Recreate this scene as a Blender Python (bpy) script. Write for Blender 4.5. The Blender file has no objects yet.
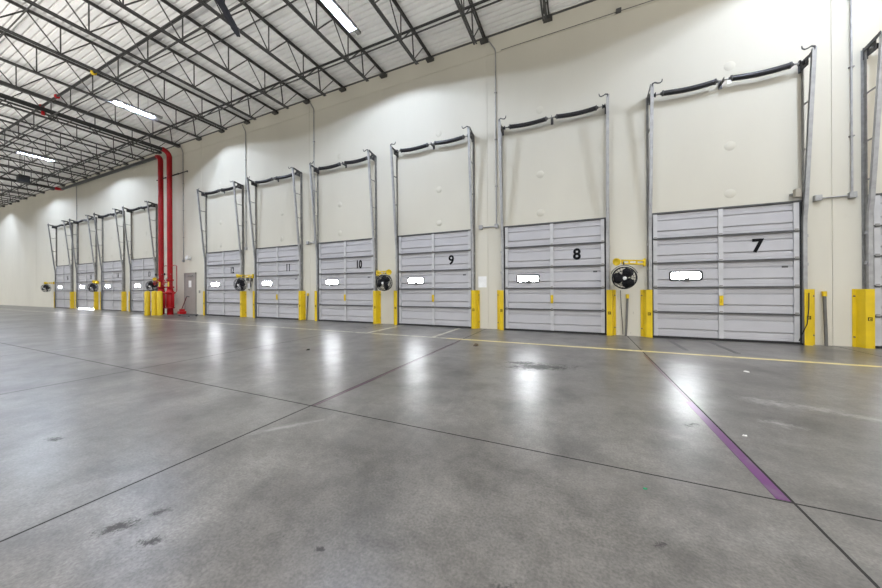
import bpy, bmesh, math, random
from math import sin, cos, pi, radians
from mathutils import Vector, Matrix

random.seed(7)
SC = bpy.context.scene
COL = SC.collection

# ------------------------------------------------------------------ camera
D = 9.16            # inner face of the dock wall: plane Y = D, room on the -Y side
CAM_H = 1.227
cd = bpy.data.cameras.new('camera')
cam = bpy.data.objects.new('camera', cd)
COL.objects.link(cam)
cam.location = (0, 0, CAM_H)
cam.matrix_world = (Matrix.Translation((0, 0, CAM_H)) @ Matrix.Rotation(radians(24.15), 4, 'Z')
                    @ Matrix.Rotation(pi/2, 4, 'X') @ Matrix.Rotation(radians(-0.33), 4, 'Z'))
cd.sensor_width = 36.0
cd.lens = 308.5/882*36.0
cd.shift_y = -5.2/882
cd.clip_start = 0.05
cd.clip_end = 300
SC.camera = cam

# ------------------------------------------------------------------ world, exposure
w = bpy.data.worlds.new('world')
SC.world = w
w.use_nodes = True
# added fill: dim above the horizon, bright below to light the roof deck
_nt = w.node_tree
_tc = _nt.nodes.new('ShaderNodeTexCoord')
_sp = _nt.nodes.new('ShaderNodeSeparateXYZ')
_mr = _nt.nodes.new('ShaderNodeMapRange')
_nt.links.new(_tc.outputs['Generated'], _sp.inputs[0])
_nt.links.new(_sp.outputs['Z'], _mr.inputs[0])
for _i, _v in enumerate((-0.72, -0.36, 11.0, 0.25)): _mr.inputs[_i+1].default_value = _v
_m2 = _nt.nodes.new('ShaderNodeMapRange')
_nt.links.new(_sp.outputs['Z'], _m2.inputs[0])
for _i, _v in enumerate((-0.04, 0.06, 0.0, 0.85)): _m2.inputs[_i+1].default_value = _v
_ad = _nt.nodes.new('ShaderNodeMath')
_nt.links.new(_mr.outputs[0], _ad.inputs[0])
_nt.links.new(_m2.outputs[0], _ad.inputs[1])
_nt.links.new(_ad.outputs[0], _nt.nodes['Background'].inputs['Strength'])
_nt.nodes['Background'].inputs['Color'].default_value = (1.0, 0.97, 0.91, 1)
SC.view_settings.view_transform = 'Standard'
SC.view_settings.look = 'None'
SC.view_settings.gamma = 1.0
SC.view_settings.use_curve_mapping = False
SC.view_settings.exposure = 0.0
SC.cycles.use_denoising = True
SC.cycles.max_bounces = 10
SC.cycles.diffuse_bounces = 6
SC.cycles.glossy_bounces = 4
SC.cycles.sample_clamp_indirect = 8.0
LAMP = 95.0         # watts of each of the six light points along a lamp's two tubes
DAY = 75.0          # daylight seen through the door windows

# ------------------------------------------------------------------ helpers
def tag(o, label=None, cat=None, group=None, kind=None):
    if label: o['label'] = label
    if cat: o['category'] = cat
    if group: o['group'] = group
    if kind: o['kind'] = kind
    return o

def empty(name, loc, rz=0.0):
    o = bpy.data.objects.new(name, None)
    o.location = loc
    o.rotation_euler = (0, 0, rz)
    o.empty_display_size = 0.2
    COL.objects.link(o)
    return o

def inst(name, me, parent=None, loc=(0, 0, 0), rot=(0, 0, 0), sc=(1, 1, 1)):
    o = bpy.data.objects.new(name, me)
    COL.objects.link(o)
    if parent: o.parent = parent
    o.location = loc
    o.rotation_euler = rot
    o.scale = sc
    return o

class MB:
    """collects shapes into one mesh"""
    def __init__(s):
        s.v = []; s.f = []; s.sm = []; s.mi = []; s.cur = 0
    def mat(s, i):
        s.cur = i; return s
    def add(s, vs, fs, smooth=False):
        b = len(s.v)
        s.v += [tuple(v) for v in vs]
        for f in fs:
            s.f.append([b+i for i in f]); s.sm.append(smooth); s.mi.append(s.cur)
        return s
    def box(s, x0, x1, y0, y1, z0, z1, M=None):
        vs = [Vector((x, y, z)) for z in (z0, z1) for y in (y0, y1) for x in (x0, x1)]
        if M: vs = [M @ v for v in vs]
        return s.add(vs, [(0, 2, 3, 1), (4, 5, 7, 6), (0, 1, 5, 4), (2, 6, 7, 3), (0, 4, 6, 2), (1, 3, 7, 5)])
    def bevbox(s, x0, x1, y0, y1, z0, z1, b, M=None):
        bm = bmesh.new()
        bmesh.ops.create_cube(bm, size=1.0)
        for v in bm.verts:
            v.co = Vector(((x0+x1)/2+v.co.x*(x1-x0), (y0+y1)/2+v.co.y*(y1-y0), (z0+z1)/2+v.co.z*(z1-z0)))
        bmesh.ops.bevel(bm, geom=bm.edges[:], offset=b, segments=2, affect='EDGES', profile=0.5)
        if M: bm.transform(M)
        bm.verts.index_update()
        s.add([v.co.copy() for v in bm.verts], [[v.index for v in f.verts] for f in bm.faces])
        bm.free()
        return s
    def prism(s, pts, axis, a0, a1, M=None, smooth=False):
        """closed outline pts (2D) swept along axis x/y/z from a0 to a1"""
        n = len(pts)
        def P(p, a):
            return {'x': Vector((a, p[0], p[1])), 'y': Vector((p[0], a, p[1])), 'z': Vector((p[0], p[1], a))}[axis]
        vs = [P(p, a0) for p in pts]+[P(p, a1) for p in pts]
        if M: vs = [M @ v for v in vs]
        fs = [(i, (i+1) % n, n+(i+1) % n, n+i) for i in range(n)]
        s.add(vs, fs, smooth)
        s.add(vs, [list(range(n))[::-1], list(range(n, 2*n))])
        return s
    def tube(s, pts, r, seg=10, caps=True, smooth=True):
        """round tube along points; r number or list"""
        pts = [Vector(p) for p in pts]
        n = len(pts)
        rs = r if isinstance(r, (list, tuple)) else [r]*n
        rings = []
        up = None
        for i, p in enumerate(pts):
            t = (pts[min(i+1, n-1)]-pts[max(i-1, 0)]).normalized()
            if up is None:
                up = Vector((0, 0, 1)) if abs(t.z) < 0.9 else Vector((1, 0, 0))
            a = t.cross(up).normalized()
            bb = a.cross(t).normalized()
            up = bb
            rings.append([p+(a*cos(2*pi*k/seg)+bb*sin(2*pi*k/seg))*rs[i] for k in range(seg)])
        vs = [q for ring in rings for q in ring]
        fs = []
        for i in range(n-1):
            for k in range(seg):
                k2 = (k+1) % seg
                fs.append((i*seg+k, (i+1)*seg+k, (i+1)*seg+k2, i*seg+k2))
        s.add(vs, fs, smooth)
        if caps:
            s.add(rings[0], [list(range(seg))]); s.add(rings[-1], [list(range(seg))[::-1]])
        return s
    def bar(s, p0, p1, wx, wy, up=(0, 0, 1)):
        """rectangular bar between two points"""
        p0 = Vector(p0); p1 = Vector(p1)
        t = (p1-p0).normalized()
        u = Vector(up)
        if abs(t.dot(u)) > 0.95: u = Vector((0, 1, 0))
        a = t.cross(u).normalized()*wx/2
        b = a.cross(t).normalized()*wy/2
        vs = [p+i*a+j*b for p in (p0, p1) for (i, j) in ((-1, -1), (1, -1), (1, 1), (-1, 1))]
        return s.add(vs, [(0, 1, 2, 3), (7, 6, 5, 4), (0, 4, 5, 1), (1, 5, 6, 2), (2, 6, 7, 3), (3, 7, 4, 0)])
    def lathe(s, prof, seg=20, M=None, smooth=True):
        """profile (r, z) about the z axis"""
        vs = []; fs = []
        n = len(prof)
        for (r, z) in prof:
            for k in range(seg):
                v = Vector((r*cos(2*pi*k/seg), r*sin(2*pi*k/seg), z))
                vs.append(M @ v if M else v)
        for i in range(n-1):
            for k in range(seg):
                k2 = (k+1) % seg
                fs.append((i*seg+k, i*seg+k2, (i+1)*seg+k2, (i+1)*seg+k))
        s.add(vs, fs, smooth)
        if prof[0] == prof[-1]: return s
        if prof[0][0] > 1e-4: s.add(vs[:seg], [list(range(seg))[::-1]])
        if prof[-1][0] > 1e-4: s.add(vs[-seg:], [list(range(seg))])
        return s
    def sweep(s, sec, pts):
        """closed 2D section (x, n) swept along pts lying in a constant-x plane: n is the in-plane normal"""
        pts = [Vector(p) for p in pts]
        n = len(sec); m = len(pts)
        vs = []
        for i, p in enumerate(pts):
            t = (pts[min(i+1, m-1)]-pts[max(i-1, 0)]).normalized()
            nn = Vector((0, -t.z, t.y))
            for (a, b) in sec: vs.append(p+Vector((a, 0, 0))+nn*b)
        fs = [(i*n+k, i*n+(k+1) % n, (i+1)*n+(k+1) % n, (i+1)*n+k) for i in range(m-1) for k in range(n)]
        s.add(vs, fs)
        s.add(vs[:n], [list(range(n))[::-1]]); s.add(vs[-n:], [list(range(n))])
        return s
    def mesh(s, name, *mats):
        me = bpy.data.meshes.new(name)
        me.from_pydata(s.v, [], s.f)
        for m in mats: me.materials.append(m)
        me.polygons.foreach_set('use_smooth', s.sm)
        me.polygons.foreach_set('material_index', s.mi)
        bm = bmesh.new(); bm.from_mesh(me)
        bmesh.ops.recalc_face_normals(bm, faces=bm.faces[:])
        bm.to_mesh(me); bm.free()
        me.update()
        return me
    def build(s, name, mat, parent=None, loc=(0, 0, 0), rot=(0, 0, 0)):
        mats = mat if isinstance(mat, (list, tuple)) else [mat]
        return inst(name, s.mesh(name, *mats), parent, loc, rot)

def ground(px, py):
    """the point of the slab seen at a place of the photograph"""
    k = math.tan(radians(0.33))
    px, py = px-k*(py-288.8), py+k*(px-441)
    d = 308.5*CAM_H/(py-288.8); r = (px-441)/308.5*d
    t = radians(24.15)
    return r*cos(t)-d*sin(t), r*sin(t)+d*cos(t)

# ------------------------------------------------------------------ materials
def new_mat(name):
    m = bpy.data.materials.new(name)
    m.use_nodes = True
    nt = m.node_tree
    return m, nt, nt.nodes['Principled BSDF']

def N(nt, t, **kw):
    n = nt.nodes.new(t)
    for k, v in kw.items(): setattr(n, k, v)
    return n

def paint(name, col, rough=0.5, metal=0.0, var=0.08, scale=6.0, spec=0.5):
    m, nt, b = new_mat(name)
    tc = N(nt, 'ShaderNodeTexCoord')
    nz = N(nt, 'ShaderNodeTexNoise')
    nz.inputs['Scale'].default_value = scale
    nz.inputs['Detail'].default_value = 5
    nt.links.new(tc.outputs['Object'], nz.inputs['Vector'])
    rp = N(nt, 'ShaderNodeValToRGB')
    rp.color_ramp.elements[0].position = 0.3
    rp.color_ramp.elements[1].position = 0.7
    rp.color_ramp.elements[0].color = tuple(c*(1-var) for c in col)+(1,)
    rp.color_ramp.elements[1].color = tuple(min(1, c*(1+var)) for c in col)+(1,)
    nt.links.new(nz.outputs['Fac'], rp.inputs['Fac'])
    nt.links.new(rp.outputs['Color'], b.inputs['Base Color'])
    b.inputs['Roughness'].default_value = rough
    b.inputs['Metallic'].default_value = metal
    b.inputs['Specular IOR Level'].default_value = spec
    return m

def emit(name, col, strength):
    m, nt, b = new_mat(name)
    nt.nodes.remove(b)
    e = N(nt, 'ShaderNodeEmission')
    nz = N(nt, 'ShaderNodeTexNoise')
    nz.inputs['Scale'].default_value = 3
    mx = N(nt, 'ShaderNodeMix', data_type='RGBA')
    mx.inputs[6].default_value = tuple(c*0.96 for c in col)+(1,)
    mx.inputs[7].default_value = col+(1,)
    nt.links.new(nz.outputs['Fac'], mx.inputs[0])
    nt.links.new(mx.outputs[2], e.inputs['Color'])
    e.inputs['Strength'].default_value = strength
    nt.links.new(e.outputs[0], nt.nodes['Material Output'].inputs['Surface'])
    return m

M = {}
M['white_paint'] = paint('white_paint', (0.72, 0.72, 0.70), 0.5)
M['door_steel'] = paint('door_steel', (0.455, 0.45, 0.465), 0.42, 0.0, 0.05, 2.0)
M['stile'] = paint('stile_galvanised', (0.52, 0.52, 0.525), 0.4, 0.15, 0.08, 4.0)
M['dark_steel'] = paint('dark_steel', (0.07, 0.07, 0.07), 0.5, 0.0, 0.2)
M['black_rubber'] = paint('black_rubber', (0.012, 0.012, 0.013), 0.6, 0.0, 0.2)
M['lamp_grey'] = paint('grey_lamp_housing', (0.20, 0.20, 0.21), 0.5)
M['pole_steel'] = paint('dull_pole_steel', (0.13, 0.128, 0.12), 0.5, 0.2, 0.15)
M['galv'] = paint('galvanised_steel', (0.27, 0.265, 0.25), 0.45, 0.4, 0.18, 9.0)
M['galv_light'] = paint('bright_galvanised', (0.36, 0.36, 0.355), 0.42, 0.3, 0.14, 9.0)
M['spring'] = paint('oiled_spring_steel', (0.022, 0.022, 0.025), 0.35, 0.3, 0.2, 20)
M['yellow'] = paint('safety_yellow', (0.66, 0.46, 0.006), 0.45, 0.0, 0.07, 5.0)
M['fan_black'] = paint('fan_black', (0.008, 0.008, 0.010), 0.55, 0.0, 0.2, 6, 0.25)
M['red'] = paint('sprinkler_red', (0.36, 0.004, 0.008), 0.4, 0.0, 0.15, 4.0, 0.3)
M['dark_red'] = paint('dark_red', (0.10, 0.006, 0.008), 0.5)
M['joist'] = paint('joist_grey_paint', (0.06, 0.059, 0.057), 0.45, 0.2, 0.15, 5.0)
M['black_pipe'] = paint('black_pipe', (0.025, 0.025, 0.025), 0.4, 0.2, 0.2)
M['deck'] = paint('roof_deck_paint', (0.83, 0.825, 0.82), 0.5, 0.0, 0.06, 1.2)
M['man_door'] = paint('taupe_door_paint', (0.29, 0.265, 0.245), 0.45, 0.0, 0.05)
M['number'] = paint('black_vinyl', (0.004, 0.004, 0.005), 0.7, 0, 0.1, 6, 0.15)
M['fan_navy'] = paint('dark_fan_blade', (0.018, 0.02, 0.03), 0.35, 0.2, 0.15)
M['green'] = paint('green_plastic', (0.01, 0.25, 0.11), 0.3)
M['beige_box'] = paint('beige_box', (0.33, 0.30, 0.24), 0.5)
M['brown'] = paint('brown_leaf', (0.10, 0.07, 0.045), 0.8)
M['paper'] = paint('white_paper', (0.8, 0.8, 0.78), 0.7)
M['lamp'] = emit('lamp_lens', (0.85, 0.965, 1.20), 30.0)
M['daylight'] = emit('window_daylight', (0.93, 0.96, 1.0), DAY)

def wall_mat():
    m, nt, b = new_mat('cream_wall_paint')
    geo = N(nt, 'ShaderNodeNewGeometry')
    n1 = N(nt, 'ShaderNodeTexNoise'); n1.inputs['Scale'].default_value = 0.6; n1.inputs['Detail'].default_value = 6
    n2 = N(nt, 'ShaderNodeTexNoise'); n2.inputs['Scale'].default_value = 9; n2.inputs['Detail'].default_value = 6; n2.inputs['Roughness'].default_value = 0.7
    mp = N(nt, 'ShaderNodeMapping'); mp.inputs['Scale'].default_value = (1.0, 1.0, 0.35)
    nt.links.new(geo.outputs['Position'], mp.inputs['Vector'])
    nt.links.new(mp.outputs[0], n1.inputs['Vector'])
    nt.links.new(mp.outputs[0], n2.inputs['Vector'])
    r1 = N(nt, 'ShaderNodeValToRGB')
    r1.color_ramp.elements[0].position = 0.3; r1.color_ramp.elements[1].position = 0.72
    r1.color_ramp.elements[0].color = (0.585, 0.56, 0.475, 1)
    r1.color_ramp.elements[1].color = (0.635, 0.61, 0.52, 1)
    nt.links.new(n1.outputs['Fac'], r1.inputs['Fac'])
    # small scuffs, only near the floor
    r2 = N(nt, 'ShaderNodeValToRGB')
    r2.color_ramp.elements[0].position = 0.64; r2.color_ramp.elements[1].position = 0.74
    r2.color_ramp.elements[0].color = (0, 0, 0, 1); r2.color_ramp.elements[1].color = (1, 1, 1, 1)
    nt.links.new(n2.outputs['Fac'], r2.inputs['Fac'])
    sep = N(nt, 'ShaderNodeSeparateXYZ'); nt.links.new(geo.outputs['Position'], sep.inputs[0])
    mr = N(nt, 'ShaderNodeMapRange'); mr.inputs[1].default_value = 0.0; mr.inputs[2].default_value = 1.6; mr.inputs[3].default_value = 0.8; mr.inputs[4].default_value = 0.06
    nt.links.new(sep.outputs['Z'], mr.inputs[0])
    mu = N(nt, 'ShaderNodeMath', operation='MULTIPLY')
    nt.links.new(r2.outputs['Color'], mu.inputs[0]); nt.links.new(mr.outputs[0], mu.inputs[1])
    mx = N(nt, 'ShaderNodeMix', data_type='RGBA')
    mx.inputs[7].default_value = (0.28, 0.24, 0.19, 1)
    nt.links.new(mu.outputs[0], mx.inputs[0]); nt.links.new(r1.outputs['Color'], mx.inputs[6])
    nt.links.new(mx.outputs[2], b.inputs['Base Color'])
    b.inputs['Roughness'].default_value = 0.75
    b.inputs['Specular IOR Level'].default_value = 0.25
    bp = N(nt, 'ShaderNodeBump'); bp.inputs['Strength'].default_value = 0.06; bp.inputs['Distance'].default_value = 0.02
    nt.links.new(n2.outputs['Fac'], bp.inputs['Height']); nt.links.new(bp.outputs[0], b.inputs['Normal'])
    return m
M['wall'] = wall_mat()

JX, JP, JY = 1.105, 3.70, 2.41      # control joints of the slab
def floor_mat():
    m, nt, b = new_mat('polished_concrete')
    L = nt.links.new
    geo = N(nt, 'ShaderNodeNewGeometry')
    pos = geo.outputs['Position']
    def noise(scale, detail=6, rough=0.6, sc=(1, 1, 1), dist=0.0):
        n = N(nt, 'ShaderNodeTexNoise')
        n.inputs['Scale'].default_value = scale; n.inputs['Detail'].default_value = detail
        n.inputs['Roughness'].default_value = rough; n.inputs['Distortion'].default_value = dist
        if sc != (1, 1, 1):
            mp = N(nt, 'ShaderNodeMapping'); mp.inputs['Scale'].default_value = sc
            L(pos, mp.inputs['Vector']); L(mp.outputs[0], n.inputs['Vector'])
        else: L(pos, n.inputs['Vector'])
        return n.outputs['Fac']
    def ramp(fac, stops):
        r = N(nt, 'ShaderNodeValToRGB')
        e = r.color_ramp.elements
        while len(e) < len(stops): e.new(0.5)
        for i, (p, c) in enumerate(stops):
            e[i].position = p; e[i].color = tuple(c)+(1,) if not isinstance(c, (int, float)) else (c, c, c, 1)
        L(fac, r.inputs['Fac'])
        return r.outputs['Color']
    def math(op, a, bb=None):
        n = N(nt, 'ShaderNodeMath', operation=op)
        for i, x in enumerate((a, bb)):
            if x is None: continue
            if isinstance(x, (int, float)): n.inputs[i].default_value = x
            else: L(x, n.inputs[i])
        return n.outputs[0]
    def mix(fac, a, bb, blend='MIX'):
        n = N(nt, 'ShaderNodeMix', data_type='RGBA', blend_type=blend)
        for i, x in ((0, fac), (6, a), (7, bb)):
            if isinstance(x, (int, float)): n.inputs[i].default_value = x
            elif isinstance(x, tuple): n.inputs[i].default_value = x
            else: L(x, n.inputs[i])
        return n.outputs[2]
    def val(fac, p0, v0, p1, v1):
        return ramp(fac, [(p0, v0), (p1, v1)])
    big = noise(0.45, 4, 0.55, dist=0.8)
    mid = noise(2.2, 5, 0.6, dist=0.3)
    fine = noise(70, 2, 0.6)
    c = ramp(big, [(0.30, (0.083, 0.078, 0.071)), (0.5, (0.128, 0.121, 0.111)), (0.70, (0.165, 0.159, 0.15))])
    c = mix(1.0, c, ramp(mid, [(0.28, 0.56), (0.5, 1.0), (0.72, 1.34)]), 'MULTIPLY')
    c = mix(1.0, c, ramp(fine, [(0.30, 0.74), (0.5, 1.0), (0.70, 1.26)]), 'MULTIPLY')
    c = mix(1.0, c, ramp(noise(14, 5, 0.75), [(0.30, 0.78), (0.5, 1.0), (0.70, 1.2)]), 'MULTIPLY')
    # dark specks, tyre scuffs and pale scrapes
    spk = ramp(noise(16, 5, 0.75), [(0.665, 0), (0.71, 1)])
    c = mix(math('MULTIPLY', spk, 0.65), c, (0.035, 0.033, 0.03, 1))
    scuff = ramp(noise(1.3, 5, 0.65, (2.6, 0.55, 1), 0.8), [(0.52, 0), (0.80, 1)])
    c = mix(math('MULTIPLY', scuff, 0.3), c, (0.06, 0.057, 0.052, 1))
    pale = ramp(noise(0.9, 5, 0.65, (0.5, 2.2, 1), 0.8), [(0.50, 0), (0.80, 1)])
    c = mix(math('MULTIPLY', pale, 0.16), c, (0.30, 0.29, 0.275, 1))
    # worn spots with a place of their own
    def spot(px, py, rx, ry, rot, scale, lo, hi):
        x, y = ground(px, py)
        mp = N(nt, 'ShaderNodeMapping', vector_type='TEXTURE')
        mp.inputs['Location'].default_value = (x, y, 0); mp.inputs['Rotation'].default_value = (0, 0, rot)
        mp.inputs['Scale'].default_value = (rx, ry, 1)
        L(pos, mp.inputs['Vector'])
        ln = N(nt, 'ShaderNodeVectorMath', operation='LENGTH'); L(mp.outputs[0], ln.inputs[0])
        k = math('SUBTRACT', 1.0, ln.outputs['Value'])
        k = math('ADD', math('MULTIPLY', k, 0.45), noise(scale*1.6, 9, 0.82, (1, 1, 1), 0.3))
        return ramp(k, [(lo-.05, 0), (hi+.01, 1)])
    dark = None
    for a in ((540, 367, .95, .38, .35, 5, .74, .84), (524, 363, .55, .22, .2, 7, .76, .84), (118, 527, .20, .10, .9, 22, .78, .86), (152, 541, .16, .07, .5, 24, .80, .88), (160, 512, .14, .07, .9, 24, .82, .9),
              (55, 439, .2, .10, .2, 16, .82, .9), (320, 549, .05, .035, .3, 30, .76, .84), (660, 545, .12, .05, .8, 25, .84, .92), (500, 590, .25, .1, .5, 18, .85, .95), (690, 425, .25, .12, .7, 14, .85, .93)):
        k = spot(*a)
        dark = k if dark is None else math('MAXIMUM', dark, k)
    c = mix(math('MULTIPLY', dark, 0.95), c, (0.028, 0.026, 0.024, 1))
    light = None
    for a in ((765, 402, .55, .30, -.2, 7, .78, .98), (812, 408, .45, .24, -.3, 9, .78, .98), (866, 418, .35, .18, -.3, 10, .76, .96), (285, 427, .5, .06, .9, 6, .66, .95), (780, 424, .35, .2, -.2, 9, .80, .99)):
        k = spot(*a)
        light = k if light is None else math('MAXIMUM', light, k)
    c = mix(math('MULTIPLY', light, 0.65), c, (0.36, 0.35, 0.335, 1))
    # control joints: thin sawn grooves on a grid
    sep = N(nt, 'ShaderNodeSeparateXYZ'); L(pos, sep.inputs[0])
    def joint(coord, off, period, half):
        a = math('ADD', coord, -off+period*0.5+period*100)
        a = math('MODULO', a, period)
        a = math('ABSOLUTE', math('SUBTRACT', a, period*0.5))
        return math('LESS_THAN', a, half)
    wob = math('MULTIPLY', math('SUBTRACT', noise(9, 3, 0.6), 0.5), 0.006)
    gx = joint(math('ADD', sep.outputs['X'], wob), JX, JP, 0.0075)
    gy = joint(math('ADD', sep.outputs['Y'], wob), JY, JP*4, 0.0065)
    g = math('MAXIMUM', gx, gy)
    # dusty darker band along each joint
    bx = joint(math('ADD', sep.outputs['X'], math('MULTIPLY', wob, 3)), JX, JP, 0.022)
    c = mix(math('MULTIPLY', bx, 0.35), c, (0.10, 0.095, 0.09, 1))
    c = mix(math('MULTIPLY', g, 0.96), c, (0.012, 0.011, 0.010, 1))
    L(c, b.inputs['Base Color'])
    rg = ramp(noise(0.8, 4, 0.55, dist=0.4), [(0.3, 0.29), (0.7, 0.36)])
    rg = mix(dark, rg, (0.55, 0.55, 0.55, 1))
    rg = mix(math('MULTIPLY', spk, 0.8), rg, (0.6, 0.6, 0.6, 1))
    rg = mix(g, rg, (0.9, 0.9, 0.9, 1))
    L(rg, b.inputs['Roughness'])
    b.inputs['IOR'].default_value = 1.5
    bp = N(nt, 'ShaderNodeBump'); bp.inputs['Strength'].default_value = 0.12; bp.inputs['Distance'].default_value = 0.01
    hh = math('ADD', math('MULTIPLY', noise(4, 3, 0.5), 0.6), math('MULTIPLY', fine, 0.0))
    hh = math('SUBTRACT', hh, math('MULTIPLY', g, 0.5))
    L(hh, bp.inputs['Height']); L(bp.outputs[0], b.inputs['Normal'])
    return m
M['floor'] = floor_mat()

def worn_mat(name, col, under, keep, scale=5.0):
    """floor paint rubbed through to the concrete in patches"""
    m, nt, b = new_mat(name)
    geo = N(nt, 'ShaderNodeNewGeometry')
    n = N(nt, 'ShaderNodeTexNoise'); n.inputs['Scale'].default_value = scale; n.inputs['Detail'].default_value = 9; n.inputs['Roughness'].default_value = 0.7
    nt.links.new(geo.outputs['Position'], n.inputs['Vector'])
    r = N(nt, 'ShaderNodeValToRGB')
    r.color_ramp.elements[0].position = keep-0.08; r.color_ramp.elements[0].color = col+(1,)
    r.color_ramp.elements[1].position = keep+0.1; r.color_ramp.elements[1].color = under+(1,)
    nt.links.new(n.outputs['Fac'], r.inputs['Fac'])
    nt.links.new(r.outputs['Color'], b.inputs['Base Color'])
    b.inputs['Roughness'].default_value = 0.3
    return m
CON = (0.14, 0.135, 0.125)
M['line_yellow'] = worn_mat('worn_yellow_line', (0.62, 0.52, 0.22), CON, 0.62)
M['line_pale'] = worn_mat('worn_pale_line', (0.52, 0.50, 0.40), CON, 0.54)
M['line_purple'] = worn_mat('purple_floor_paint', (0.098, 0.017, 0.112), (0.12, 0.085, 0.12), 0.60)
M['line_purple_faint'] = worn_mat('faded_purple_paint', (0.060, 0.012, 0.036), (0.09, 0.07, 0.08), 0.60, 9)
M['line_dark'] = worn_mat('dark_tape', (0.012, 0.012, 0.012), (0.03, 0.03, 0.03), 0.70, 9)

# ------------------------------------------------------------------ room shell
XL, XR, YB = -66.0, 10.0, -2.6
ZT = 8.92            # underside of the deck troughs
P = 3.66
DX = {7+k: 2.965-P*k for k in range(6)}
DX.update({13+k: 2.965-P*(7+k) for k in range(4)})
DX[6] = 2.965+P

MB().box(XL-.3, XR+.3, YB-.3, D+.3, -0.2, 0).build('floor', M['floor'])
bpy.data.objects['floor']['kind'] = 'structure'

# dock wall of tilt-up panels with open joints, a horizontal joint near the top and round lifting-insert patches
b = MB()
joints = [XL-.3]+sorted(4.79+7.32*k for k in range(-10, 3))+[XR+.3]
joints = sorted(j for j in joints if XL-.3 <= j <= XR+.3)
for a, c in zip(joints[:-1], joints[1:]):
    b.box(a+.005, c-.005, D, D+.2, 0, 8.298)
    b.box(a+.005, c-.005, D, D+.2, 8.314, 9.1)
b.box(XL-.3, XR+.3, D+.012, D+.25, 0, 9.1)
for n, x in DX.items():
    dx = 0.2 if n % 2 else -0.3
    for z in (3.37, 4.46, 6.29):
        b.lathe([(0.0, 0.007), (0.095, 0.007), (0.105, 0.0)], 24, Matrix.Translation((x+dx, D, z)) @ Matrix.Rotation(pi/2, 4, 'X'))
tag(b.build('wall_dock', M['wall']), kind='structure')
tag(MB().box(XL-.5, XL-.3, YB-.3, D+.25, 0, 9.0).build('wall_left', M['wall']), kind='structure')
# floor stops short and the back stays open to let the world fill in

# corrugated roof deck, ribs running along the wall
prof = []
y = YB-5.6
pitch = 0.165
while y < D+.25:
    prof += [(y, ZT), (y+pitch*.70, ZT), (y+pitch*.73, ZT+.07), (y+pitch*.97, ZT+.07)]
    y += pitch
vs = [(XL-.3, p[0], p[1]) for p in prof]+[(XR+.3, p[0], p[1]) for p in prof]
n = len(prof)
b = MB().add(vs, [(i, i+1, n+i+1, n+i) for i in range(n-1)])
b.box(XL-.3, XR+.3, YB-5.6, D+.25, ZT+.08, ZT+.2)
tag(b.build('ceiling', M['deck']), kind='structure')

# dark closure strip where the deck meets the wall
tag(MB().box(XL, XR, D-.012, D, ZT-.075, ZT-.02).build('trim_1', M['dark_steel']), kind='structure')

# floor markings
def strip(name, x0, x1, y0, y1, mat, z=0.002):
    o = MB().box(x0, x1, y0, y1, 0.0, z).build(name, mat)
    return tag(o, kind='structure')
strip('floor_line', -3.0, 13.0, 6.98, 7.085, M['line_yellow'])
strip('floor_line', -60.0, -3.0, 6.98, 7.085, M['line_pale'])
strip('floor_line', JX-.072, JX-.009, 2.42, 4.1, M['line_purple'])
strip('floor_line', JX-.04, JX-.006, 4.1, 6.7, M['line_purple_faint'])
strip('floor_line', JX-JP+.008, JX-JP+.044, 2.42, 6.75, M['line_purple_faint'])
strip('floor_line', -3.45, -3.35, 7.085, 8.98, M['line_pale'])
strip('floor_line', -5.50, -5.40, 7.085, 8.98, M['line_pale'])
strip('floor_line', 1.86, 1.94, 7.45, 8.65, M['line_dark'])
strip('floor_line', 2.62, 2.71, 7.45, 8.7, M['line_dark'])

NW = {6: 'six', 7: 'seven', 8: 'eight', 9: 'nine', 10: 'ten', 11: 'eleven', 12: 'twelve', 13: 'thirteen', 14: 'fourteen', 15: 'fifteen', 16: 'sixteen'}
DW_ = D-.002          # where things fixed to the wall start

# ------------------------------------------------------------------ dock doors
DW, DH = 2.60, 3.0
PH = 0.6
def door_panel_mesh(mirror=False):
    """one section: flat skin with pressed grooves, running in x; front faces -y"""
    z = lambda f: f*PH
    pr = [(-.050, .006), (-.052, .045), (-.046, .052), (-.046, .062), (-.052, .070),
          (-.050, .150), (-.026, .154), (-.026, .176), (-.058, .196),
          (-.058, .416), (-.026, .428), (-.026, .450), (-.050, .454),
          (-.052, .530), (-.046, .537), (-.046, .547), (-.052, .555), (-.050, .594), (-.008, .594), (-.008, .006)]
    return MB().prism(pr, 'x', -DW/2, DW/2).mesh('door_panel', M['door_steel'])
ME_PANEL = door_panel_mesh()
ME_STILE = MB().box(-.042, .042, -.082, -.05, 0, PH-.012).mesh('stile', M['stile'])
b = MB().box(-DW/2, DW/2, -.098, -.05, -.006, .010).box(-DW/2, DW/2, -.098, -.092, -.026, -.006)
ME_STIFF = b.mesh('stiffener', M['dark_steel'])
b = MB().box(-.03, .03, -.090, -.081, -.04, .04).tube([(-.034, -.094, 0), (.034, -.094, 0)], .011, 8)
ME_HINGE = b.mesh('hinge', M['galv'])
def rrect(wd, h, r, n=5):
    out = []
    for cx, cz, a0 in ((wd/2-r, h/2-r, 0), (-wd/2+r, h/2-r, pi/2), (-wd/2+r, -h/2+r, pi), (wd/2-r, -h/2+r, 1.5*pi)):
        for k in range(n+1):
            a = a0+k*pi/2/n
            out.append((cx+r*cos(a), cz+r*sin(a)))
    return out
ME_WFRAME = MB().prism(rrect(.655, .245, .065), 'y', -.062, -.045).mesh('window_frame', M['black_rubber'])
ME_WPANE = MB().prism(rrect(.57, .165, .045), 'y', -.066, -.060).mesh('window_pane', M['daylight'])
ME_WCLIP = MB().bevbox(-.055, .055, -.085, -.06, -.045, .04, .004).mesh('handle', M['dark_steel'])
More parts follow.
